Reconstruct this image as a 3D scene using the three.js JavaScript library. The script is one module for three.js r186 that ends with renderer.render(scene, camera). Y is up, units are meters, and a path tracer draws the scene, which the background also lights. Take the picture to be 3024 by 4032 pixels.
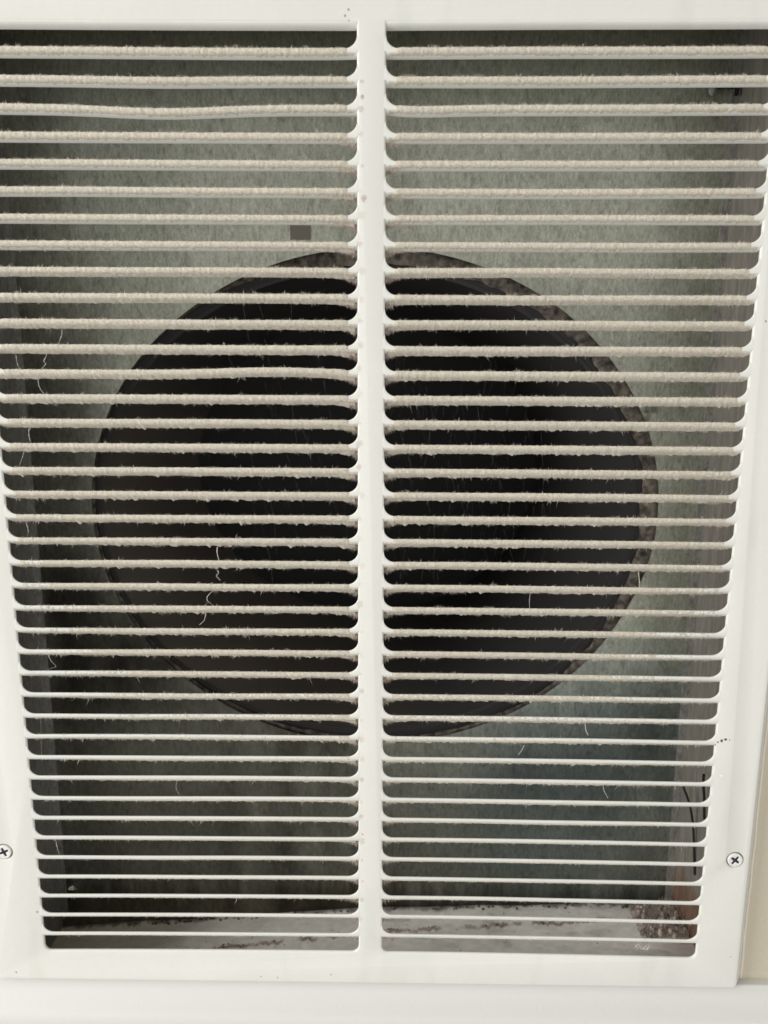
import * as THREE from 'three';
import { RectAreaLightUniformsLib } from 'three/addons/lights/RectAreaLightUniformsLib.js';
import { mergeGeometries, mergeVertices } from 'three/addons/utils/BufferGeometryUtils.js';

// ---------------------------------------------------------------- camera, light, exposure
// Real size: metres. The grille's face lies in the plane z = 0; mm() keeps the numbers in millimetres.
const K = 0.001;
const scene = new THREE.Scene();
const camera = new THREE.PerspectiveCamera(67.31, 0.75, 0.01, 20);
camera.position.set(11.3 * K, -160.84 * K, 403.45 * K);
camera.rotation.set(THREE.MathUtils.degToRad(-10.793), THREE.MathUtils.degToRad(0.611), THREE.MathUtils.degToRad(0.261), 'YXZ');
camera.focus = 0.425;
camera.userData.fStop = 6.5;
const renderer = new THREE.WebGLRenderer({ antialias: true });
renderer.toneMapping = THREE.LinearToneMapping;
renderer.toneMappingExposure = 1;
renderer.shadowMap.enabled = true;
RectAreaLightUniformsLib.init();
scene.background = new THREE.Color().setRGB(0.15, 0.15, 0.151);
function areaLight(color, intensity, w, h, pos, target) {
  const l = new THREE.RectAreaLight(color, intensity, w, h);
  l.position.set(...pos); l.lookAt(...target); scene.add(l); return l;
}
areaLight(0xfffefd, 7.2, 1.1, 1.3, [-1.5, 0.1, 0.62], [0, -0.25, 0]);      // window light from the left
areaLight(0xfffdfa, 0.95, 1.8, 1.4, [0.25, 1.75, 1.0], [0.05, -0.3, 0]);     // lamp light from above
areaLight(0xfffefd, 0.88, 2.6, 1.9, [0.35, -0.05, 2.1], [0, -0.2, 0]);       // pale room opposite
areaLight(0xfffdf9, 0.78, 2.2, 1.2, [0.2, -0.72, 1.2], [0, -0.2, 0]);        // light thrown back by the bright floor

// ---------------------------------------------------------------- helpers
let seed = 20481;
function rnd() { seed |= 0; seed = (seed + 0x6D2B79F5) | 0; let t = Math.imul(seed ^ (seed >>> 15), 1 | seed); t = (t + Math.imul(t ^ (t >>> 7), 61 | t)) ^ t; return ((t ^ (t >>> 14)) >>> 0) / 4294967296; }
const rr = (a, b) => a + (b - a) * rnd();
function hash(x, y) { let h = Math.imul(x | 0, 374761393) + Math.imul(y | 0, 668265263); h = Math.imul(h ^ (h >>> 13), 1274126177); return ((h ^ (h >>> 16)) >>> 0) / 4294967296; }
function noise(x, y) {
  const xi = Math.floor(x), yi = Math.floor(y), fx = x - xi, fy = y - yi, u = fx * fx * (3 - 2 * fx), v = fy * fy * (3 - 2 * fy);
  const a = hash(xi, yi), b = hash(xi + 1, yi), c = hash(xi, yi + 1), d = hash(xi + 1, yi + 1);
  return a + (b - a) * u + (c - a) * v + (a - b - c + d) * u * v;
}
const fbm = (x, y, n = 4) => { let s = 0, a = 0.5, t = 0; for (let i = 0; i < n; i++) { s += a * noise(x, y); t += a; x = x * 2.03 + 17.1; y = y * 2.03 + 9.7; a *= 0.5; } return s / t; };
const clamp = (x, a = 0, b = 1) => Math.min(b, Math.max(a, x));
const smooth = (a, b, x) => { const t = clamp((x - a) / (b - a)); return t * t * (3 - 2 * t); };
function texture(w, h, fn, srgb = true) {
  const d = new Uint8Array(w * h * 4);
  for (let y = 0; y < h; y++) for (let x = 0; x < w; x++) { const c = fn(x / w, y / h), i = (y * w + x) * 4; d[i] = clamp(c[0], 0, 255); d[i + 1] = clamp(c[1], 0, 255); d[i + 2] = clamp(c[2], 0, 255); d[i + 3] = 255; }
  const t = new THREE.DataTexture(d, w, h); t.magFilter = THREE.LinearFilter; t.minFilter = THREE.LinearFilter;
  t.wrapS = t.wrapT = THREE.RepeatWrapping; if (srgb) t.colorSpace = THREE.SRGBColorSpace; t.needsUpdate = true; return t;
}
const used = {};
function numbered(n) { used[n] = (used[n] ?? -1) + 1; return used[n] ? n + '_' + String(used[n]).padStart(3, '0') : n; }
function shade(o) { o.traverse((m) => { if (m.isMesh) { m.castShadow = m.receiveShadow = true; } }); return o; }
function tag(o, label, category, group, kind) { o.userData.label = label; if (category) o.userData.category = category; if (group) o.userData.group = group; if (kind) o.userData.kind = kind; return o; }
function thing(name, label, category, group) { const o = new THREE.Group(); o.name = numbered(name); scene.add(o); return tag(o, label, category, group); }
function part(name, geo, mat, parent) { const m = new THREE.Mesh(geo, mat); m.name = parent === scene ? numbered(name) : name; parent.add(m); return m; }
// triangle soup collector, input in millimetres
class Soup {
  constructor(coloured) { this.p = []; this.i = []; this.c = coloured ? [] : null; this.tone = [1, 1, 1]; }
  v(x, y, z) { this.p.push(x * K, y * K, z * K); if (this.c) this.c.push(...this.tone); return this.p.length / 3 - 1; }
  tri(a, b, c) { this.i.push(a, b, c); }
  quad(a, b, c, d) { this.i.push(a, b, c, a, c, d); }
  geo(smoothed = true) {
    let g = new THREE.BufferGeometry(); g.setAttribute('position', new THREE.Float32BufferAttribute(this.p, 3)); if (this.c) g.setAttribute('color', new THREE.Float32BufferAttribute(this.c, 3)); g.setIndex(this.i);
    if (!smoothed) g = g.toNonIndexed(); g.computeVertexNormals(); return g;
  }
}
function planarUV(g, x0, y0, w, h, ax = 0, ay = 1) {           // uv from position, box in millimetres
  const p = g.attributes.position, uv = new Float32Array(p.count * 2), get = [(i) => p.getX(i), (i) => p.getY(i), (i) => p.getZ(i)];
  for (let i = 0; i < p.count; i++) { uv[2 * i] = (get[ax](i) / K - x0) / w; uv[2 * i + 1] = (get[ay](i) / K - y0) / h; }
  g.setAttribute('uv', new THREE.BufferAttribute(uv, 2)); return g;
}
function box(x0, x1, y0, y1, z0, z1) { const g = new THREE.BoxGeometry((x1 - x0) * K, (y1 - y0) * K, (z1 - z0) * K); g.translate((x0 + x1) / 2 * K, (y0 + y1) / 2 * K, (z0 + z1) / 2 * K); return g; }
// the sheet is dished: the middle post lies a little deeper than the two long sides
const dish = (x) => 2.0 * Math.min(1, (x / 195) ** 2);

// ---------------------------------------------------------------- measures (mm)
const PITCH = 12.7, ROWS = 40, POST = 7.0, COLS = [[-195.0, -POST], [POST, 193.4]];
const FACE = { l: -226, r: 219.6, t: 27, b: -526.6 }, SLOT_END = -506.4;
const BACK = -70, BOX = { l: -218, r: 206, t: 85 };

// ---------------------------------------------------------------- materials
const specks = [[-11.1, 4.9, .5, .9], [-12.7, 2.3, .45, .8], [-10.9, .3, .5, .5], [-3.9, -79.9, 1.6, .35], [-4.6, -33.3, 1.0, .5], [196.7, -366.8, .8, 1.6], [198.9, -365.9, .75, 1.6], [194.6, -367.6, .5, 1.3], [193.6, -369.6, .35, 1.2], [201, -366.3, .4, 1.2],
  [199.2, -138.2, .5, 1.3], [202.5, -139, .35, .9], [-4.7, -428.6, .5, .6], [-198, -480.4, .7, .7], [-65.8, -522.6, .45, 1], [-56, -523.2, .4, .9], [-23.7, -520.8, .45, 1], [-214, -522, .6, .7], [198.2, -388, .5, -.6], [214, -505, .45, .5]];
for (let k = 2; k < 39; k++) specks.push([-POST + rr(.6, 2.6), -k * PITCH + rr(-2, 3), rr(.8, 2.2), rr(.06, .22)]);
const TW = 1536, TH = 1920, TX = -224, TY = -528, TWm = 448, THm = 560;
const grid = {};
for (const s of specks) for (let gx = Math.floor((s[0] - 4) / 8); gx <= Math.floor((s[0] + 4) / 8); gx++) for (let gy = Math.floor((s[1] - 4) / 8); gy <= Math.floor((s[1] + 4) / 8); gy++) (grid[gx + ',' + gy] ??= []).push(s);
const paintMap = texture(TW, TH, (u, v) => {
  const x = TX + u * TWm, y = TY + v * THm;
  let d = 0; const near = grid[Math.floor(x / 8) + ',' + Math.floor(y / 8)];
  if (near) for (const s of near) { const q = Math.hypot(x - s[0], (y - s[1]) * .9) + (fbm(x * 1.7, y * 1.7, 2) - .5) * s[2]; d += s[3] * (1 - smooth(s[2] * .55, s[2] * 1.15, q)); }
  const w = (fbm(x * .03 + 5, y * .03, 3) - .5) * 5 + (fbm(x * .5, y * .5, 2) - .5) * 3;
  const rub = smooth(.62, .8, fbm(x * .06, y * .012 + 40, 3)) * 5;
  return [229 + w - rub - d * 98, 228 + w - rub * .9 - d * 122, 219 + w - rub - d * 126];
});
const orange = texture(512, 512, (u, v) => { const n = fbm(u * 64, v * 64, 3) * 200 + 20; return [n, n, n]; }, false);
const orange2 = orange.clone(); orange2.repeat.set(7, 9); orange2.needsUpdate = true;
const M = {
  paint: new THREE.MeshPhysicalMaterial({ map: paintMap, roughness: .42, clearcoat: .15, clearcoatRoughness: .35, bumpMap: orange2, bumpScale: .00003 }),
  dust: new THREE.MeshStandardMaterial({ color: new THREE.Color().setRGB(.63, .578, .472), roughness: 1, side: THREE.DoubleSide, vertexColors: true }),
  fuzz: new THREE.MeshStandardMaterial({ color: new THREE.Color().setRGB(.62, .565, .47), roughness: 1 }),
  lint: new THREE.MeshStandardMaterial({ color: new THREE.Color().setRGB(.60, .57, .51), roughness: 1 }),
  hair: new THREE.MeshStandardMaterial({ color: new THREE.Color().setRGB(.17, .165, .155), roughness: .9 }),
  screw: new THREE.MeshStandardMaterial({ color: new THREE.Color().setRGB(.80, .79, .75), roughness: .35 }),
  recess: new THREE.MeshStandardMaterial({ color: new THREE.Color().setRGB(.03, .028, .04), roughness: .5, metalness: .4 }),
  black: new THREE.MeshStandardMaterial({ color: new THREE.Color().setRGB(.008, .009, .014), roughness: .6 }),
};
// galvanised sheet: spangle, fine upright scratches, dust film; small dirt marks, and big soft patches that paint shade low and left
const marks = [[165, -200, 3, 12, .3], [168, -186, 5, 3, .25], [-130, -430, 130, 120, .42], [70, -470, 170, 110, .34], [-165, -330, 60, 60, .3], [140, -400, 80, 70, .16], [-120, -345, 30, 20, .12], [-200, -240, 45, 150, .32], [120, -150, 90, 60, .1]];
const galv = (x0, y0, w, h, base, withMarks) => texture(1024, 1024, (u, v) => {
  const x = x0 + u * w, y = y0 + v * h;
  let n = (fbm(x * .16, y * .10, 3) - .5) * 20 + (fbm(x * .9, y * .3, 3) - .5) * 40 + (fbm(x * 2.4 + 9, y * 1.2, 2) - .5) * 44;
  const dark = smooth(.60, .74, fbm(x * .5 + 31, y * .22, 3)) * 16;
  let d = 0; if (withMarks) for (const m of marks) { const q = Math.max(Math.abs(x - m[0]) / m[2], Math.abs(y - m[1]) / m[3]) + (m[2] > 20 ? (fbm(x * .05, y * .02, 3) - .5) * .45 : (fbm(x * .5, y * .5, 2) - .5) * .5); d += m[4] * (1 - smooth(m[2] > 20 ? .25 : .5, 1.2, q)); }
  const low = withMarks ? smooth(-505, -530, y + (fbm(x * .2, 7, 3) - .5) * 22) * .35 : 0, f = 1 - clamp(d + low * .8, 0, .8);
  const zinc = withMarks ? smooth(20, 110, x) * smooth(-300, -380, y) * 9 : 0, warm = low * 20 - zinc + (x < 0 ? 1 : 0) * d * 8;
  return [(base[0] + n - dark) * f + warm * .6, (base[1] + n - dark) * f, (base[2] + n - dark) * f - warm * .5];
});
M.back = new THREE.MeshStandardMaterial({ map: galv(-240, -570, 480, 620, [173, 175, 160], true), roughness: .45, metalness: .75 });
M.sheet = new THREE.MeshStandardMaterial({ map: galv(0, 0, 120, 620, [150, 148, 142], false), roughness: .6, metalness: .3 });
M.side = new THREE.MeshStandardMaterial({ map: texture(256, 1024, (u, v) => {
  const y = -570 + v * 620, z = u * 80, n = (fbm(z * .4, y * .06, 4) - .5) * 60 + (fbm(z * 1.5, y * .3, 2) - .5) * 24;
  const rust = smooth(-482, -506, y + (fbm(z * .12, y * .05, 3) - .5) * 30);
  return [138 + n * .7 - rust * 10, 133 + n * .7 - rust * 32, 124 + n * .7 - rust * 40];
}), roughness: .65, metalness: .2 });
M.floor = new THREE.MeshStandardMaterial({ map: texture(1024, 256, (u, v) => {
  const x = -225 + u * 440, z = -72 + v * 72;                     // dirt seam runs across the floor, browner to the left
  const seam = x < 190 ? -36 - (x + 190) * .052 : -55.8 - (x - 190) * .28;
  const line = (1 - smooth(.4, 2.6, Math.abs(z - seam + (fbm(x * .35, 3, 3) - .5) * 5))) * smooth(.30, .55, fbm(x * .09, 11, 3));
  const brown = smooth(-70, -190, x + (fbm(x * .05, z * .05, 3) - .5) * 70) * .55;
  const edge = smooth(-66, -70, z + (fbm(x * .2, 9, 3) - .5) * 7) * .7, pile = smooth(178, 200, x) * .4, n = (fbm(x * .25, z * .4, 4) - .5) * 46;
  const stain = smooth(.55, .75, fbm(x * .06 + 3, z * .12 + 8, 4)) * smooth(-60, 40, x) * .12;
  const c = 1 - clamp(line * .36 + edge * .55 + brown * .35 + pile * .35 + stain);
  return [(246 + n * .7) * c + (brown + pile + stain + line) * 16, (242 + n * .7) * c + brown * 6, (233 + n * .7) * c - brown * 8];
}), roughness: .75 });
M.tape = new THREE.MeshStandardMaterial({ map: texture(512, 512, (u, v) => { const n = fbm(u * 110, v * 110, 4), k = smooth(.45, .7, fbm(u * 150 + 7, v * 150, 3)); return [58 + n * 96 - k * 34, 53 + n * 90 - k * 32, 48 + n * 80 - k * 28]; }), roughness: .9, side: THREE.DoubleSide });
M.duct = new THREE.MeshStandardMaterial({ color: new THREE.Color().setRGB(1, 1, 1), roughness: .9, vertexColors: true, side: THREE.DoubleSide });
M.collar = new THREE.MeshStandardMaterial({ color: new THREE.Color().setRGB(.035, .032, .03), roughness: .7, metalness: .2, side: THREE.DoubleSide });
M.wall = new THREE.MeshStandardMaterial({ color: new THREE.Color().setRGB(.62, .56, .43), roughness: .85, bumpMap: orange, bumpScale: .0004 });
M.trim = new THREE.MeshStandardMaterial({ color: new THREE.Color().setRGB(.69, .685, .645), roughness: .6, bumpMap: orange, bumpScale: .00012 });
M.caulk = new THREE.MeshStandardMaterial({ color: new THREE.Color().setRGB(.78, .72, .62), roughness: .7 });

// ---------------------------------------------------------------- the setting: wall and skirting board
{
  const s = new THREE.Shape(); s.moveTo(-.7, -.62); s.lineTo(.7, -.62); s.lineTo(.7, .4); s.lineTo(-.7, .4); s.closePath();
  const h = new THREE.Path(); const hl = (BOX.l - 1) * K, hr = (BOX.r + 1) * K; h.moveTo(hl, -.556); h.lineTo(hl, .026); h.lineTo(hr, .026); h.lineTo(hr, -.556); h.closePath(); s.holes.push(h);
  const g = new THREE.ExtrudeGeometry(s, { depth: 12 * K, bevelEnabled: false }); g.translate(0, 0, -18 * K); planarUV(g, 0, 0, 110, 110);
  const wall = part('wall', g, M.wall, scene); tag(wall, 'beige painted wall beside the vent grille', undefined, undefined, 'structure');
  const pts = []; for (let i = 0; i <= 60; i++) { const y = 30 - i * 9.26; pts.push(new THREE.Vector3((225.3 + (fbm(i * .7, 1, 2) - .5) * .7) * K, y * K, -5.9 * K)); }
  part('caulk_bead', new THREE.TubeGeometry(new THREE.CatmullRomCurve3(pts), 240, .75 * K, 6), M.caulk, wall);
  const b = new THREE.Shape(), y0 = -526.8; b.moveTo(-6 * K, -.62); b.lineTo(-6 * K, y0 * K); b.lineTo(-2 * K, y0 * K);
  b.bezierCurveTo(-.9 * K, y0 * K, -.6 * K, (y0 - .6) * K, -.4 * K, (y0 - 2) * K); b.bezierCurveTo(0, (y0 - 9) * K, 4 * K, (y0 - 12) * K, 8 * K, (y0 - 16) * K); b.bezierCurveTo(10 * K, (y0 - 18) * K, 11 * K, (y0 - 22) * K, 11 * K, (y0 - 27) * K); b.lineTo(11 * K, -.62); b.closePath();
  const bg = new THREE.ExtrudeGeometry(b, { depth: 1.4, bevelEnabled: false, curveSegments: 14 }); bg.rotateY(-Math.PI / 2); bg.translate(.7, 0, 0);
  planarUV(bg, 0, 0, 120, 120);
  tag(part('baseboard', bg, M.trim, scene), 'white skirting board under the vent grille', undefined, undefined, 'structure');
}

// ---------------------------------------------------------------- metal box behind the grille
{
  const t = thing('duct_box', 'galvanised sheet metal box in the wall behind the grille', 'duct box');
  const s = new THREE.Shape(); s.moveTo(BOX.l * K, -.57); s.lineTo(BOX.r * K, -.57); s.lineTo(BOX.r * K, BOX.t * K); s.lineTo(BOX.l * K, BOX.t * K); s.closePath();
  const h = new THREE.Path(), N = 160; for (let i = 0; i < N; i++) { const a = i / N * Math.PI * 2, w = 1 + (fbm(Math.cos(a) * 2 + 5, Math.sin(a) * 2 + 5, 2) - .5) * .012; const x = -.2 + Math.cos(a) * 177.5 * w, y = -250.3 + Math.sin(a) * 157 * w; i ? h.lineTo(x * K, y * K) : h.moveTo(x * K, y * K); } h.closePath(); s.holes.push(h);
  const g = new THREE.ExtrudeGeometry(s, { depth: 1 * K, bevelEnabled: false }); g.translate(0, 0, (BACK - 1) * K); planarUV(g, -240, -570, 480, 620);
  part('back_panel', g, M.back, t);
  for (const [x0, x1] of [[BOX.l - 1, BOX.l], [BOX.r, BOX.r + 1]]) part('side_panel', planarUV(box(x0, x1, -570, BOX.t, BACK, -6.5), -80, -570, 80, 620, 2, 1), x0 > 0 ? M.side : M.sheet, t);
  part('top_panel', planarUV(box(BOX.l, BOX.r, BOX.t, BOX.t + 1, BACK - 1, -17.5), 0, -80, 120, 620, 0, 2), M.sheet, t);
  // corner seams: folded flange with a rolled bright edge
  for (const [x, sgn] of [[BOX.r, -1], [BOX.l, 1]]) part('seam_flange', planarUV(box(Math.min(x, x + sgn * 5), Math.max(x, x + sgn * 5), -540, BOX.t - 1, BACK + .2, BACK + 1.1), 0, 0, 120, 620), M.sheet, t);
  const f = new Soup(), nx = 120, nz = 24, id = [];
  for (let j = 0; j <= nz; j++) for (let i = 0; i <= nx; i++) { const x = BOX.l + (BOX.r - BOX.l) * i / nx, z = BACK + 64 * j / nz; const y = -530.6 + (x < 0 ? x * .085 : x * .031) + (fbm(x * .04, z * .06, 3) - .5) * 1.6; id.push(f.v(x, y, z)); }
  for (let j = 0; j < nz; j++) for (let i = 0; i < nx; i++) { const a = j * (nx + 1) + i; f.quad(id[a], id[a + nx + 1], id[a + nx + 2], id[a + 1]); }
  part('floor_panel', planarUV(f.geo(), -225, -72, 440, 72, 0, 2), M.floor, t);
}
part('brown_patch', box(-49.5, -37.6, -88.5, -79.2, BACK - .2, BACK + .5), new THREE.MeshStandardMaterial({ color: new THREE.Color().setRGB(.175, .16, .13), roughness: .95 }), scene.getObjectByName('duct_box'));  // thin brown plate set on the back panel
const floorY = (x) => -530.6 + (x < 0 ? x * .085 : x * .031);
{
  const t = thing('round_duct', 'dark round air duct opening in the back of the metal box', 'duct');
  const s = new Soup(true), N = 96, zs = [-79, -120, -180, -260, -340], rows = zs.map((z, j) => { const r = []; for (let i = 0; i < N; i++) { const a = i / N * Math.PI * 2, w = 1 - j * .012 + (j % 2 ? .006 : 0), ca = Math.cos(a), sa = Math.sin(a), lit = smooth(.1, .95, -ca * .8 - sa * .5) * (.75 + .5 * fbm(i * .35, j * 2.1, 2)); s.tone = [.045 + lit * .13, .042 + lit * .105, .038 + lit * .082]; r.push(s.v(-5 - j * 2 + Math.cos(a) * 172 * w, -253 - j * 1.5 + Math.sin(a) * 152 * w, z)); } return r; });  // paler left and lower wall: light put into the vertex colours
  for (let j = 0; j < zs.length - 1; j++) for (let i = 0; i < N; i++) { const k = (i + 1) % N; s.quad(rows[j][i], rows[j][k], rows[j + 1][k], rows[j + 1][i]); }
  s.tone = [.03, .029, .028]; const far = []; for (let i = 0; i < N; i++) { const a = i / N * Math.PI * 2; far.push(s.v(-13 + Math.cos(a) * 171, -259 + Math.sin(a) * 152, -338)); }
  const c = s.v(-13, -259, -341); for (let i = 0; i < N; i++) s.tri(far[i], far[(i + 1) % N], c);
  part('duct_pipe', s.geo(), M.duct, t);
  const fl = new Soup(), fr = [[12, -71], [12, -79.5], [-8, -79.5]].map(([e, z]) => { const r = []; for (let i = 0; i < N; i++) { const a = i / N * Math.PI * 2; r.push(fl.v(-.2 + Math.cos(a) * (177.5 + e) - (e < 0 ? 4.8 : 0), -250.3 + Math.sin(a) * (157 + e) - (e < 0 ? 2.7 : 0), z)); } return r; });
  for (let j = 0; j < 2; j++) for (let i = 0; i < N; i++) { const k = (i + 1) % N; fl.quad(fr[j][i], fr[j][k], fr[j + 1][k], fr[j + 1][i]); }
  part('duct_collar', fl.geo(false), M.collar, t);
  // torn tape that closes the gap between box and pipe: ragged inner edge, widest at the upper right
  const b = new Soup(), n = 360, o = [], m = [], inn = [];
  for (let i = 0; i < n; i++) {
    const a = i / n * Math.PI * 2, ca = Math.cos(a), sa = Math.sin(a), up = smooth(-.15, .75, ca * .75 + sa * .68), dk = smooth(.2, .9, up);
    const w = .8 + up * 9.5 + (fbm(i * .06, 4, 3) - .5) * 7 * (.1 + up) + (noise(i * .8, 9) - .5) * 2.2 * up, cr = (k) => (fbm(ca * 22 + k, sa * 22, 3) - .5) * 5;
    o.push(b.v(-.2 + ca * 180, -250.3 + sa * 159.5, -76 + cr(1) * .3)); m.push(b.v(-.2 + ca * (179 - w * .55), -250.3 + sa * (158.5 - w * .55), -76 + cr(5) * .7)); inn.push(b.v(-.2 + ca * (179 - w), -250.3 + sa * (158.5 - w), -78 + cr(9)));
  }
  for (let i = 0; i < n; i++) { const k = (i + 1) % n; b.quad(o[i], o[k], m[k], m[i]); b.quad(m[i], m[k], inn[k], inn[i]); }
  part('torn_tape', planarUV(b.geo(), -200, -450, 400, 400), M.tape, t);
}

// ---------------------------------------------------------------- the grille
const grille = thing('return_air_grille', 'white sheet metal vent grille with two columns of dusty louvres', 'vent grille');
{
  const s = new THREE.Shape(), c = 2; s.moveTo((FACE.l + c) * K, FACE.b * K); s.lineTo((FACE.r - c) * K, FACE.b * K); s.lineTo(FACE.r * K, (FACE.b + c) * K); s.lineTo(FACE.r * K, FACE.t * K); s.lineTo(FACE.l * K, FACE.t * K); s.lineTo(FACE.l * K, (FACE.b + c) * K); s.closePath();
  for (const [x0, x1] of COLS) {
    const h = new THREE.Path(), r = 4, n = 40; h.moveTo(x0 * K, 0);
    for (let i = 1; i <= n; i++) h.lineTo((x0 + (x1 - x0) * i / n) * K, 0);
    for (let i = 1; i < n; i++) h.lineTo(x1 * K, (SLOT_END + r) * i / n * K);
    for (let i = 0; i <= 6; i++) { const a = i / 6 * Math.PI / 2; h.lineTo((x1 - r + Math.cos(a) * r) * K, (SLOT_END + r - Math.sin(a) * r) * K); }
    for (let i = 1; i < n; i++) h.lineTo((x1 - r + (x0 + 2 * r - x1) * i / n) * K, SLOT_END * K);
    for (let i = 0; i <= 6; i++) { const a = i / 6 * Math.PI / 2; h.lineTo((x0 + r - Math.sin(a) * r) * K, (SLOT_END + r - Math.cos(a) * r) * K); }
    for (let i = 1; i < n; i++) h.lineTo(x0 * K, (SLOT_END + r) * (1 - i / n) * K);
    h.closePath(); s.holes.push(h);
  }
  for (const sx of [-214, 211]) { const h = new THREE.Path(); h.absarc(sx * K, -441 * K, 4.75 * K, 0, Math.PI * 2, true); s.holes.push(h); }
  const g = new THREE.ExtrudeGeometry(s, { depth: .2 * K, bevelEnabled: true, bevelThickness: 1.0 * K, bevelSize: 1.1 * K, bevelOffset: -1.1 * K, bevelSegments: 4, curveSegments: 20 });
  g.translate(0, 0, -1.2 * K); const p = g.attributes.position;
  for (let i = 0; i < p.count; i++) p.setZ(i, p.getZ(i) + dish(p.getX(i) / K) * K);
  const face = mergeVertices(planarUV(g, TX, TY, TWm, THm), 1e-6); face.deleteAttribute('normal');
  // sloping rim from the face back to the wall on both sides and along the top
  const q = new Soup(), I = [[FACE.l + .3, FACE.b + .4], [FACE.r - .3, FACE.b + .4], [FACE.r - .3, FACE.t - .3], [FACE.l + .3, FACE.t - .3]], O = [[FACE.l - 5, FACE.b + .4], [FACE.r + 5, FACE.b + .4], [FACE.r + 5, FACE.t + 5], [FACE.l - 5, FACE.t + 5]];
  const ring = (P, z, e) => P.map(([x, y]) => q.v(x - Math.sign(x) * e, y > 0 ? y - e : y, z)), a = ring(I, 1.3, 0), o = ring(O, -6, 0), oi = ring(O, -6, 1), ai = ring(I, .3, .6);
  for (let i = 1; i < 4; i++) { const k = (i + 1) % 4; q.quad(a[i], o[i], o[k], a[k]); q.quad(o[i], oi[i], oi[k], o[k]); q.quad(oi[i], ai[i], ai[k], oi[k]); }
  const rim = planarUV(q.geo(false), TX, TY, TWm, THm);
  face.computeVertexNormals();
  const flat = face.toNonIndexed(); flat.deleteAttribute('normal'); flat.computeVertexNormals();
  // smooth only the rolled edges: keep flat faces flat
  part('face_plate', mergeGeometries([creased(face), rim]), M.paint, grille);
}
function creased(g) {                                              // smooth normals across the rolled edge, flat on the face
  const ng = g.toNonIndexed(), p = ng.attributes.position, map = new Map(), key = (i) => Math.round(p.getX(i) * 2e6) + ',' + Math.round(p.getY(i) * 2e6) + ',' + Math.round(p.getZ(i) * 2e6);
  const fn = [], a = new THREE.Vector3(), b = new THREE.Vector3(), c = new THREE.Vector3();
  for (let i = 0; i < p.count; i += 3) { a.fromBufferAttribute(p, i); b.fromBufferAttribute(p, i + 1).sub(a); c.fromBufferAttribute(p, i + 2).sub(a); const n = b.cross(c).normalize().clone(); fn.push(n); for (let j = 0; j < 3; j++) { const k = key(i + j); (map.get(k) ?? map.set(k, []).get(k)).push(n); } }
  const nn = new Float32Array(p.count * 3);
  for (let i = 0; i < p.count; i++) { const n = fn[i / 3 | 0], s = new THREE.Vector3(); for (const m of map.get(key(i))) if (m.dot(n) > .8) s.add(m); s.normalize(); if (!(s.lengthSq() > .5)) s.copy(n); nn.set([s.x, s.y, s.z], 3 * i); }
  ng.setAttribute('normal', new THREE.BufferAttribute(nn, 3)); return ng;
}
// screws: dished hole in the plate, raised head with a cross recess
for (const [sx, turn] of [[-214, .42], [211, .95]]) {
  const a = .74 * K, b = 2.75 * K, rim = new THREE.Shape(); rim.absarc(0, 0, 4.25 * K, 0, Math.PI * 2, false);
  const slot = new THREE.Path(); [[a, a], [b, a * .8], [b, -a * .8], [a, -a], [a * .8, -b], [-a * .8, -b], [-a, -a], [-b, -a * .8], [-b, a * .8], [-a, a], [-a * .8, b], [a * .8, b]].forEach(([x, y], i) => i ? slot.lineTo(x, y) : slot.moveTo(x, y)); slot.closePath(); rim.holes.push(slot);
  const geo = creased(mergeVertices(new THREE.ExtrudeGeometry(rim, { depth: 1.6 * K, bevelEnabled: true, bevelThickness: .5 * K, bevelSize: .35 * K, bevelOffset: -.35 * K, bevelSegments: 5, curveSegments: 36 }), 1e-7)); geo.translate(0, 0, -1.7 * K); geo.rotateZ(turn); geo.translate(sx * K, -441 * K, (dish(sx)) * K);
  const sc = part('screw', geo, M.screw, grille);
  const cross = mergeGeometries([new THREE.BoxGeometry(5.6 * K, 1.6 * K, .3 * K), new THREE.BoxGeometry(1.6 * K, 5.6 * K, .28 * K), new THREE.CylinderGeometry(1.6 * K, 1.6 * K, .34 * K, 12).rotateX(Math.PI / 2).toNonIndexed()].map((g) => g.index ? g.toNonIndexed() : g)); cross.rotateZ(turn); cross.translate(sx * K, -441 * K, (dish(sx) - .1) * K);
  part('cross_recess', cross, M.recess, sc);
}

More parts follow.
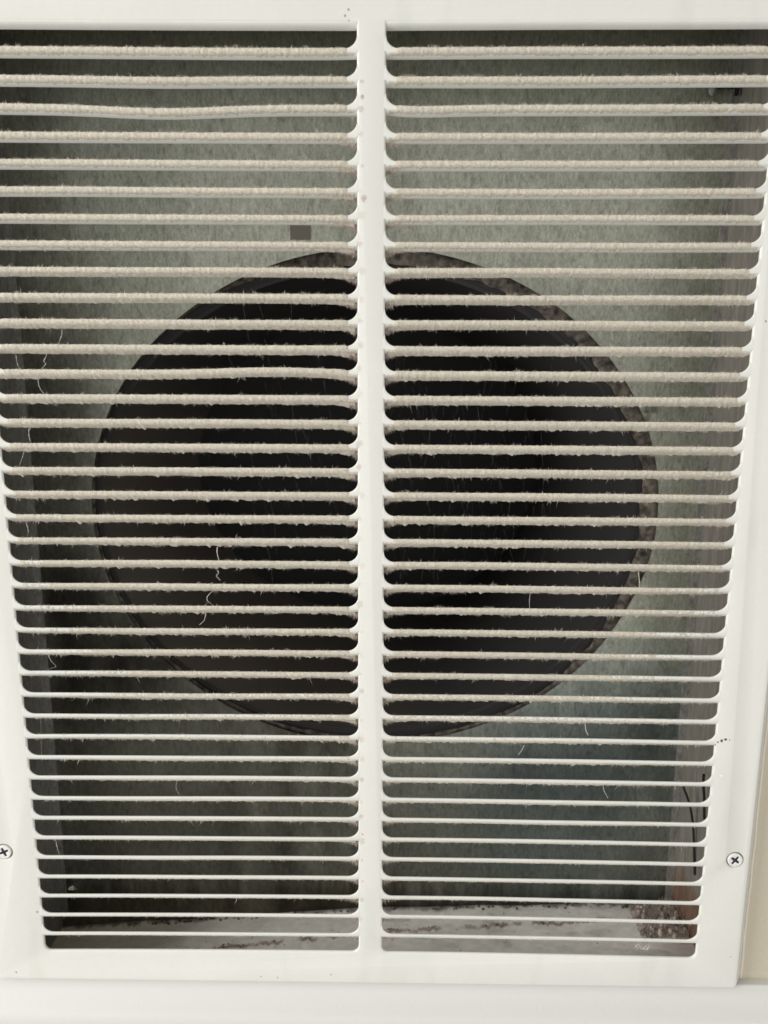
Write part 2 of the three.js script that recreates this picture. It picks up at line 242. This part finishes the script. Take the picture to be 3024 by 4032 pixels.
// ---- slats with their dust. Profile of a slat: lip in the plane of the face, then the blade runs down and back
const PROF = [[1.2, -.8], [1.2, -.3], [1.08, -.08], [.9, 0], [.35, 0], [-.3, -.1], [-.9, -.4], [-1.45, -.9], [-1.95, -1.6], [-2.4, -2.4], [-2.75, -3.3]];
const BACKP = [[-2.3, -3.5], [-1.5, -2.1], [-.75, -1.2], [0, -.85]];   // rear side, from lower edge upwards
const bends = { '0:3': [-1.8, .5, .2], '0:13': [1.5, .78, .2], '0:2': [-.5, .5, .2], '1:3': [-.6, .1, .1], '0:27': [-.4, .5, .3], '1:9': [.4, .4, .3] };
for (let k = 0; k < ROWS; k++) for (let c = 0; c < 2; c++) bends[c + ':' + k] ??= [rr(-.3, .3), rr(.2, .8), rr(.2, .4)];
function slat(c, k) {
  const [x0, x1] = COLS[c], y0 = -k * PITCH, bend = bends[c + ':' + k];
  const off = (x) => { const u = (x - x0) / (x1 - x0); return bend[0] * Math.exp(-(((u - bend[1]) / bend[2]) ** 2)) * smooth(0, .06, u) * smooth(0, .06, 1 - u); };
  const A = 6.2, B = 3.9, lift = (d) => d >= A ? 0 : B - B * Math.sqrt(Math.max(0, 1 - ((A - Math.max(d, 0)) / A) ** 2));
  const xs = []; for (const d of [-1.3, -.6, 0, .15, .4, .8, 1.3, 2, 2.8, 3.8, 5, 6.4, 9]) xs.push(x0 + d);
  for (let i = 1; i < 40; i++) xs.push(x0 + 9 + (x1 - x0 - 18) * i / 40);
  for (const d of [-1.3, -.6, 0, .15, .4, .8, 1.3, 2, 2.8, 3.8, 5, 6.4, 9].reverse()) xs.push(x1 - d);
  const s = new Soup(), all = k === 0 ? PROF.slice(3).concat(BACKP) : PROF.concat(BACKP), cols = xs.map((x) => {
    const d = Math.min(x - x0, x1 - x), xc = clamp(x, x0 + .02, x1 - .02), up = k === 0 ? 0 : lift(d);
    return all.map(([py, pz], j) => {
      const lip = py > 0 && j < 6; let y = y0 + py + off(x), z = pz + dish(x);
      if (k === 0 && j === 0) { y = y0 + .2; z = pz - .5 + dish(x); }
      if (k === 0 && j === 1) { z -= .35; }
      if (lip && py > .8) y += up * (py - .35) / .6;
      return s.v(lip && k ? x : xc, y, z + (lip && d < 0 ? -.02 : 0));
    });
  });
  const n = all.length;
  for (let i = 0; i < cols.length - 1; i++) for (let j = 0; j < n; j++) { const m = (j + 1) % n; s.quad(cols[i][j], cols[i][m], cols[i + 1][m], cols[i + 1][j]); }
  for (const [e, flip] of [[0, 1], [cols.length - 1, 0]]) for (let j = 1; j < n - 1; j++) flip ? s.tri(cols[e][0], cols[e][j + 1], cols[e][j]) : s.tri(cols[e][0], cols[e][j], cols[e][j + 1]);
  const mesh = part('slat', creased(planarUV(s.geo(), TX, TY, TWm, THm)), M.paint, grille);
  dustOn(mesh, c, k, x0, x1, y0, off);
}
function fibre(s, x, y, z, dx, dy, dz, len, r, curl) {             // a tapering hair of two bends
  const l = Math.hypot(dx, dy, dz) || 1; dx /= l; dy /= l; dz /= l;
  const cx = curl * rr(-1, 1), cy = curl * rr(-1, 1), P = [[x, y, z], [x + dx * len * .5, y + dy * len * .5, z + dz * len * .5], [x + (dx + cx) * len, y + (dy + cy) * len, z + dz * len]], v = [];
  for (let j = 0; j < 2; j++) { const q = r * (1 - j * .4), t = []; for (let a = 0; a < 3; a++) { const w = a * 2.094 + j; t.push(s.v(P[j][0] + Math.cos(w) * q, P[j][1] + Math.sin(w) * q * .6, P[j][2] + Math.sin(w) * q)); } v.push(t); }
  const e = s.v(...P[2]);
  for (let a = 0; a < 3; a++) { const b = (a + 1) % 3; s.quad(v[0][a], v[0][b], v[1][b], v[1][a]); s.tri(v[1][a], v[1][b], e); }
}
function dustOn(mesh, c, k, x0, x1, y0, off) {
  if (k === 0) return;
  const inner = c === 0 ? x1 : x0;                                 // the end at the middle post
  const lipAmt = 1 - smooth(21, 33, k), bladeAmt = smooth(5, 13, k) * (1 - .45 * smooth(30, 39, k)), topF = (1 - .55 * smooth(6, 14, k)) * (1 - smooth(22, 32, k)), lowF = smooth(7, 17, k) * (1 - .72 * smooth(27, 37, k));
  const side = (x) => { const e = Math.abs(x - inner) / (x1 - x0); return 1 - smooth(.55, 1.0, e) * .75 * smooth(12, 26, k); };
  const prof = PROF.slice(1), s = new Soup(true), nx = 360, rows = [];
  const nearPost = (x) => Math.exp(-Math.max(0, Math.abs(x - inner) - 1) / (c === 0 ? 5.5 : 5)) * smooth(2, 7, k) * (1 - .6 * smooth(30, 39, k));
  for (let i = 0; i <= nx; i++) {
    const x = x0 + 1.5 + (x1 - x0 - 3) * i / nx, d = Math.min(x - x0, x1 - x), sd = side(x), np = nearPost(x) * (c === 0 ? 1 : .6);
    const r = [], th0 = fbm(x * .9, k * 31.7 + c * 7, 3), droop = np * (3.6 * fbm(x * .5, k * 13 + 3, 2) + .5) * (c === 0 ? 1 : .8) + Math.pow(fbm(x * .5, k * 9.1 + 50, 3), 4) * 3.4 * lowF * sd + (fbm(x * 1.6, k * 3.3 + 8, 2) - .4) * .6 * lowF * sd;
    for (let j = 0; j < prof.length; j++) {
      const a = prof[Math.max(0, j - 1)], b = prof[Math.min(prof.length - 1, j + 1)], L = Math.hypot(b[0] - a[0], b[1] - a[1]);
      let ny = -(b[1] - a[1]) / L, nz = (b[0] - a[0]) / L; if (nz < 0) { ny = -ny; nz = -nz; } if (j === 0) { ny = .8; nz = .6; }
      const upper = j <= 4, want = (upper ? lipAmt : Math.max(bladeAmt, lipAmt * (1 - smooth(4.5, 8.5, j)) * .95)) * sd + np * .6, n = fbm(x * 1.3 + j * .7, k * 17.3 + j * .9, 3);
      const ends = upper ? smooth(3, 8, d) : 1;
      let th = -.1 + (want * .66 + n * .5 - .42) * .95 + (th0 - .5) * .3; th *= ends; th = clamp(th, -.12, .6); if (ends < .3) th = -.15;
      let py = prof[j][0], pz = prof[j][1]; if (j === prof.length - 1) { py -= droop * .75 + .15; pz -= droop * .1; } else if (j === prof.length - 2) { py -= droop * .5; }
      const tn = .68 + .62 * fbm(x * 1.9 + 3, k * 11.3 + j * 1.7, 3), pk = np * .28 * (j > 5 ? 1 : .3); s.tone = [tn * (1 - pk), tn * (1 - pk * 1.15), tn * (1 - pk * 1.1)];
      r.push(s.v(x, y0 + py + off(x) + ny * th, pz + dish(x) + nz * th));
    }
    rows.push(r);
  }
  for (let i = 0; i < nx; i++) for (let j = 0; j < prof.length - 1; j++) s.quad(rows[i][j], rows[i][j + 1], rows[i + 1][j + 1], rows[i + 1][j]);
  const f = new Soup(true), W = x1 - x0, hue = () => { const b = rr(.6, 1.3), w = rr(-.06, .06); f.tone = [b * (1 + w), b, b * (1 - w)]; };
  const clump = (x, q) => .33 + 1.7 * fbm(x * .45, k * 5 + q, 3) ** 1.9;
  const hairs = (n, fn) => { for (let i = 0; i < n; i++) { hue(); fn(x0 + 3 + rnd() * (W - 6)); } };
  hairs(1100 * topF, (x) => { if (rnd() > side(x) || Math.min(x - x0, x1 - x) < 6) return; fibre(f, x, y0 + 1.1 + off(x), -.3 + dish(x) + rr(-.3, .4), rr(-.7, .7), 1, rr(-.1, .9), rr(.6, 1.7) * clump(x, 0) * (rnd() < .05 ? 1.5 : 1), rr(.1, .22), .45); });
  hairs(380 * Math.max(lipAmt, .12), (x) => { if (rnd() > side(x) || Math.min(x - x0, x1 - x) < 5) return; fibre(f, x, y0 + rr(-1.4, 1.1) + off(x), .0 + dish(x), rr(-.9, .9), rr(-.7, .7), .8, rr(.3, .8), rr(.08, .15), .5); });
  hairs(380 * bladeAmt, (x) => { if (rnd() > side(x) + .1) return; const q = rnd(); fibre(f, x, y0 - .8 - q * 1.8 + off(x), -.3 - q * 2.5 + dish(x), rr(-.9, .9), rr(-.9, .3), .9, rr(.3, .8), rr(.08, .15), .5); });
  hairs(1500 * lowF, (x) => { if (rnd() > side(x) + .1) return; fibre(f, x, y0 - 2.55 + off(x), -3.0 + dish(x) + rr(-.5, .3), rr(-.65, .65), -1, rr(-.3, .7), rr(.45, 1.7) * clump(x, 20) * (rnd() < .04 ? 1.7 : 1), rr(.1, .23), .45); });
  const tuft = (x, y, z, up, n, L) => { const tx = rr(-.5, .5), tz = rr(-.3, .5); for (let i = 0; i < n; i++) { hue(); const bx = rr(-.7, .7); fibre(f, x + bx, y + rr(-.2, .2), z + rr(-.3, .3), tx - bx * .55, up, tz, L * rr(.5, 1.1), rr(.12, .26), .3); } };
  for (let i = 0; i < W / 4.5 * lowF; i++) { const x = x0 + 3 + rnd() * (W - 6); if (rnd() > side(x)) continue; tuft(x, y0 - 2.5 + off(x), -2.9 + dish(x), -1, 11, rr(.5, 1.45)); }
  for (let i = 0; i < W / 5.5 * topF; i++) { const x = x0 + 7 + rnd() * (W - 14); tuft(x, y0 + 1.1 + off(x), -.2 + dish(x), 1, 8, rr(.4, 1.1)); }
  for (let i = 0; i < 190 * smooth(2, 7, k) * (1 - .6 * smooth(30, 38, k)) * (c === 0 ? 1 : .6); i++) { hue(); f.tone = f.tone.map((t, q) => t * [.9, .84, .86][q]); const e = -Math.log(1 - rnd() * .97) * 3.0, x = c === 0 ? x1 - .3 - e : x0 + .3 + e; if (x < x0 || x > x1) continue; fibre(f, x, y0 - 2.6 + off(x) - rnd() * .9, -2.7 + dish(x), rr(-.7, .7), -1, rr(-.3, .6), rr(1, 3.8) * Math.exp(-e / 8), rr(.1, .24), .45); }
  const g = mergeGeometries([s.geo(), f.geo()]);
  const m = part('dust', g, M.dust, mesh); m.userData.kind = 'stuff';
}
for (let k = 0; k < ROWS; k++) for (let c = 0; c < 2; c++) slat(c, k);

// ---------------------------------------------------------------- lint and cobweb caught in the slots
function strand(label, pts, z, r = .2, mat = M.lint) {
  const V = pts.map(([x, y]) => new THREE.Vector3(x * K, y * K, z * K)), curve = new THREE.CatmullRomCurve3(V), n = 28, s = new Soup(), ring = [];
  for (let i = 0; i <= n; i++) { const p = curve.getPoint(i / n), q = r * (.25 + .95 * noise(i * .55, pts[0][0])), t = []; for (let a = 0; a < 5; a++) t.push(s.v(p.x / K + Math.cos(a * 1.2566) * q + (noise(i, a + 3) - .5) * r * .6, p.y / K, p.z / K + Math.sin(a * 1.2566) * q)); ring.push(t); }
  for (let i = 0; i < n; i++) for (let a = 0; a < 5; a++) s.quad(ring[i][a], ring[i][(a + 1) % 5], ring[i + 1][(a + 1) % 5], ring[i + 1][a]);
  for (let i = 0; i < 22; i++) { const p = curve.getPoint(rnd()); fibre(s, p.x / K, p.y / K, p.z / K, rr(-1, 1), rr(-1, 1), rr(-.5, .5), rr(.5, 1.6), .05, .4); }
  tag(part('lint_strand', s.geo(), mat, scene), label, 'lint', 'lint strands caught in the slots');
}
strand('thin bent lint thread high on the left, furthest right of the upper left threads', [[-160.3, -140.5], [-160.1, -144.8], [-161.3, -148.3], [-162.9, -151]], -3, .2);
strand('zigzag pale lint thread with a knot, in the slot below the bent one at left', [[-170.3, -153.8], [-169.2, -156.6], [-170.7, -159.5], [-169.8, -160.7], [-172.2, -163.4]], -3, .28);
strand('bowed lint thread at the far left, beside the zigzag one', [[-185.2, -152], [-185, -156.7], [-184.7, -160.8], [-183.2, -164]], -3, .22);
strand('hook shaped lint thread under the zigzag one at left', [[-174.4, -168], [-174.3, -172.1], [-173.3, -174.5], [-171.2, -177]], -3, .2);
strand('short upright lint thread with a thick middle at far left', [[-180.7, -192.5], [-181.7, -197.6], [-181.1, -202]], -3, .25);
strand('slanting lint thread at far left, one slot under the thick one', [[-184.5, -205.5], [-186.5, -210.6], [-188.7, -215.6]], -3, .22);
strand('small bowed lint thread at the left end beside the middle of the duct', [[-188, -243.5], [-186.7, -247.3], [-186.4, -250.5], [-187.7, -254]], -3, .22);
strand('white lint thread before the dark duct, topmost of its chain of four', [[-83.1, -256.5], [-83.9, -260.8], [-83, -265.6]], -3, .3);
strand('kinked white lint thread before the dark duct, second of its chain of four', [[-86.2, -269.5], [-83.4, -272.7], [-84.7, -274.5], [-82.7, -277]], -3, .3);
strand('curled white lint thread before the dark duct, third of its chain of four', [[-87, -283], [-90.3, -286.8], [-90, -289], [-87, -291.4]], -3, .3);
strand('slanting lint thread with a tuft at its foot, lowest of its chain of four', [[-91.3, -295.4], [-92.5, -300.1], [-95.2, -302.8]], -3, .26);
strand('forked lint thread at left below the duct opening', [[-181.6, -319.6], [-179.5, -324.9], [-177.2, -327.9], [-180, -329.2], [-183.5, -330.5]], -3, .2);
strand('long straight hair hanging across two slots at lower left', [[-190.4, -359.5], [-191.4, -371.7], [-192.1, -387]], -8, .16);
strand('pale slanting lint thread in a slot level with the left screw', [[-185.6, -435.4], [-184.9, -441.4], [-183.7, -447]], -3, .26);
strand('faint lint thread deep in a lower slot left of the middle', [[-117.2, -406], [-117.9, -412.6], [-116, -416.6]], -20, .2);
strand('thick straight beige fibre bridging one slot at the right edge of the duct', [[145.3, -268.9], [146.1, -274], [147.1, -279.8]], -3, .34, M.fuzz);
strand('fine hair crossing one slot right of the middle post', [[87.3, -283], [87, -287.6], [87.4, -292.2]], -3, .16);
strand('bowed white lint thread at lower right below the duct', [[121.7, -358.2], [121.7, -362.4], [123.4, -366.6]], -3, .28);
strand('small slanting lint scrap one slot under the duct rim at right', [[88.3, -375.6], [87.1, -378.9], [85.3, -381.6]], -8, .3);
strand('long curved pale hair in a lower slot right of the middle', [[133.4, -394.8], [134.3, -400.4], [136.9, -405.4]], -3, .24);
{
  const s = new Soup();                                            // faint threads behind the slats
  const hang = (x, y, l, lean, z, r) => { let px = x, py = y; const n = 5; for (let i = 0; i < n; i++) { const qx = px + lean * l / n + rr(-.6, .6), qy = py - l / n; fibre(s, px, py, z, qx - px, qy - py, rr(-.1, .1), l / n * 1.25, r, .02); px = qx; py = qy; } };
  for (let i = 0; i < 95; i++) hang(10 + rnd() ** 1.4 * 90, rr(-150, -270), rr(6, 26), rr(-.35, .35), rr(-14, -5), rr(.035, .075));
  for (let i = 0; i < 26; i++) hang(rr(-70, -15), rr(-120, -260), rr(10, 40), rr(.05, .35), rr(-14, -5), rr(.035, .07));
  for (let i = 0; i < 40; i++) hang(rr(-190, 190), rr(-60, -470), rr(5, 16), rr(-.5, .5), rr(-12, -5), rr(.03, .06));
  tag(part('cobweb', s.geo(), M.hair, scene), 'faint grey cobweb threads hanging behind the slats before the dark duct', 'cobweb', undefined, 'stuff');
}

// ---------------------------------------------------------------- things lying in and fixed to the box
function lump(s, x, y, z, r, flat = .7) {                           // one uneven crumb
  const g = new THREE.SphereGeometry(1, 8, 6), p = g.attributes.position, o = []; const q = rr(0, 50);
  for (let i = 0; i < p.count; i++) { const a = p.getX(i), b = p.getY(i), c = p.getZ(i), w = r * (.6 + .8 * noise(a * 1.7 + q, b * 1.7 + c)); o.push(s.v(x + a * w, y + b * w * flat, z + c * w)); }
  const ix = g.index.array; for (let i = 0; i < ix.length; i += 3) s.tri(o[ix[i]], o[ix[i + 1]], o[ix[i + 2]]);
}
{
  M.crumb = new THREE.MeshStandardMaterial({ color: new THREE.Color().setRGB(.10, .08, .062), roughness: 1 });
  M.fluff = new THREE.MeshStandardMaterial({ color: new THREE.Color().setRGB(.66, .60, .55), roughness: 1 });
  M.plaster = new THREE.MeshStandardMaterial({ color: new THREE.Color().setRGB(.62, .60, .56), roughness: 1 });
  const d = new Soup();
  for (let i = 0; i < 300; i++) { const x = rr(-200, 200), seam = x < 190 ? -36 - (x + 190) * .052 : -56; if (fbm(x * .09, 11, 3) < .4 + rnd() * .2) continue; lump(d, x, floorY(x) + .3, seam + rr(-2.2, 2.2), rr(.2, .6)); }
  for (let i = 0; i < 150; i++) { const x = rr(-210, 200); lump(d, x, floorY(x) + .4, BACK + rr(.8, 4.5), rr(.3, 1)); }
  for (let i = 0; i < 160; i++) { const x = rr(-200, 195); lump(d, x, floorY(x) + .2, rr(-66, -12), rr(.15, .4)); }
  tag(part('dirt_crumbs', d.geo(), M.crumb, scene), 'dark dirt crumbs scattered in a line along the floor of the box', 'dirt', undefined, 'stuff');
  M.fluff.vertexColors = true; const p = new Soup(true);
  const shadeOf = () => { const q = rnd() < .16 ? rr(.2, .5) : rr(.85, 1.3); p.tone = [q * 1.05, q, q * .94]; };
  for (let i = 0; i < 60; i++) { const u = rnd() ** .8, x = 204 - u * 27, z = rr(-66, -36); shadeOf(); lump(p, x, floorY(x) + rnd() * 5 * (1 - u * .7), z, rr(.5, 1.5), rr(.9, 2)); }
  for (let i = 0; i < 1500; i++) { const u = rnd(), x = 205 - u * 30, z = rr(-67, -34); shadeOf(); fibre(p, x, floorY(x) + rr(0, 7) * (1 - u), z, rr(-.5, .5), rr(.2, 1), rr(-.2, .8), rr(1.5, 5), rr(.12, .45), .4); }
  tag(part('debris_pile', p.geo(), M.fluff, scene), 'heap of grey brown fluff and grit in the lower right corner of the box', 'debris', undefined, 'stuff');
  const b = new Soup();
  for (let i = 0; i < 46; i++) { const x = -158 + rr(-26, 22) + rr(-8, 8), z = -36 + rr(-3, 3); lump(b, x, floorY(x) + rr(.3, 1.4), z, rr(.4, 1.3), .9); }
  tag(part('plaster_crumbs', b.geo(), M.plaster, scene), 'pale plaster crumbs lying at the left of the bottom slot', 'crumbs', undefined, 'stuff');
  const t = new Soup();
  for (let i = 0; i < 70; i++) { const x = 163.5 + rr(-4, 4.5); fibre(t, x, -500.5 + rr(-1, 1), -3 + rr(-1, 1), rr(-.7, .7), -1, rr(-.4, .4), rr(1.5, 5.5), .13, .5); }
  for (let i = 0; i < 12; i++) lump(t, 163.5 + rr(-4, 4), -502 - rnd() * 2.5, -3, rr(.3, .6), 1.2);
  tag(part('lint_tuft', t.geo(false), M.lint, scene), 'white lint tuft hanging into the bottom slot at the right', 'lint');
  const u = new Soup();
  for (let i = 0; i < 40; i++) fibre(u, -186.5 + rr(-2, 1), -481 + rr(-1, 1), -20 + rr(-1, 1), 1, rr(-.1, .8), rr(-.3, .3), rr(1, 4), .14, .5);
  for (let i = 0; i < 8; i++) lump(u, -185.5 + rr(-2, 2), -480.6 + rr(-1, 1), -20, rr(.3, .8), .8);
  tag(part('lint_tuft', u.geo(false), M.lint, scene), 'small pale lint scrap in the third slot from the bottom at the left', 'lint');
  const cab = (pts, r, label) => tag(part('black_cable', new THREE.TubeGeometry(new THREE.CatmullRomCurve3(pts.map(([x, y, z]) => new THREE.Vector3(x * K, y * K, z * K))), 60, r * K, 8), M.black, scene), label, 'cable');
  cab([[195.5, -420, -42], [197.6, -425.6, -40], [200.1, -432.2, -40], [202, -439.9, -40], [203.6, -449, -40], [204.6, -464.9, -38], [205.2, -478, -36]], .75, 'longer thin black cable slanting down the right side of the box');
  cab([[200, -402, -24], [200.6, -407.9, -25], [202, -418.4, -25], [202.7, -426.6, -25], [203.2, -432, -25]], .85, 'short thick black cable piece at the right slot ends, right of the longer cable');
  const clip = thing('corner_clip', 'small black hook clip in the upper right corner of the box', 'clip');
  part('clip_bar', box(192.5, 203.6, -7.2, -4.6, BACK + 2, BACK + 5), M.black, clip);
  part('clip_leg', box(202.2, 203.7, -11, -7.2, BACK + 2.2, BACK + 4.8), M.black, clip);
  const kn = new THREE.SphereGeometry(2.6 * K, 16, 10); kn.scale(.8, 1.25, .6); kn.translate(189.6 * K, -8 * K, (BACK + 2.5) * K);
  part('clip_knob', kn, M.screw.clone(), clip).material.color.setRGB(.3, .3, .3);
}
shade(scene);
renderer.render(scene, camera);
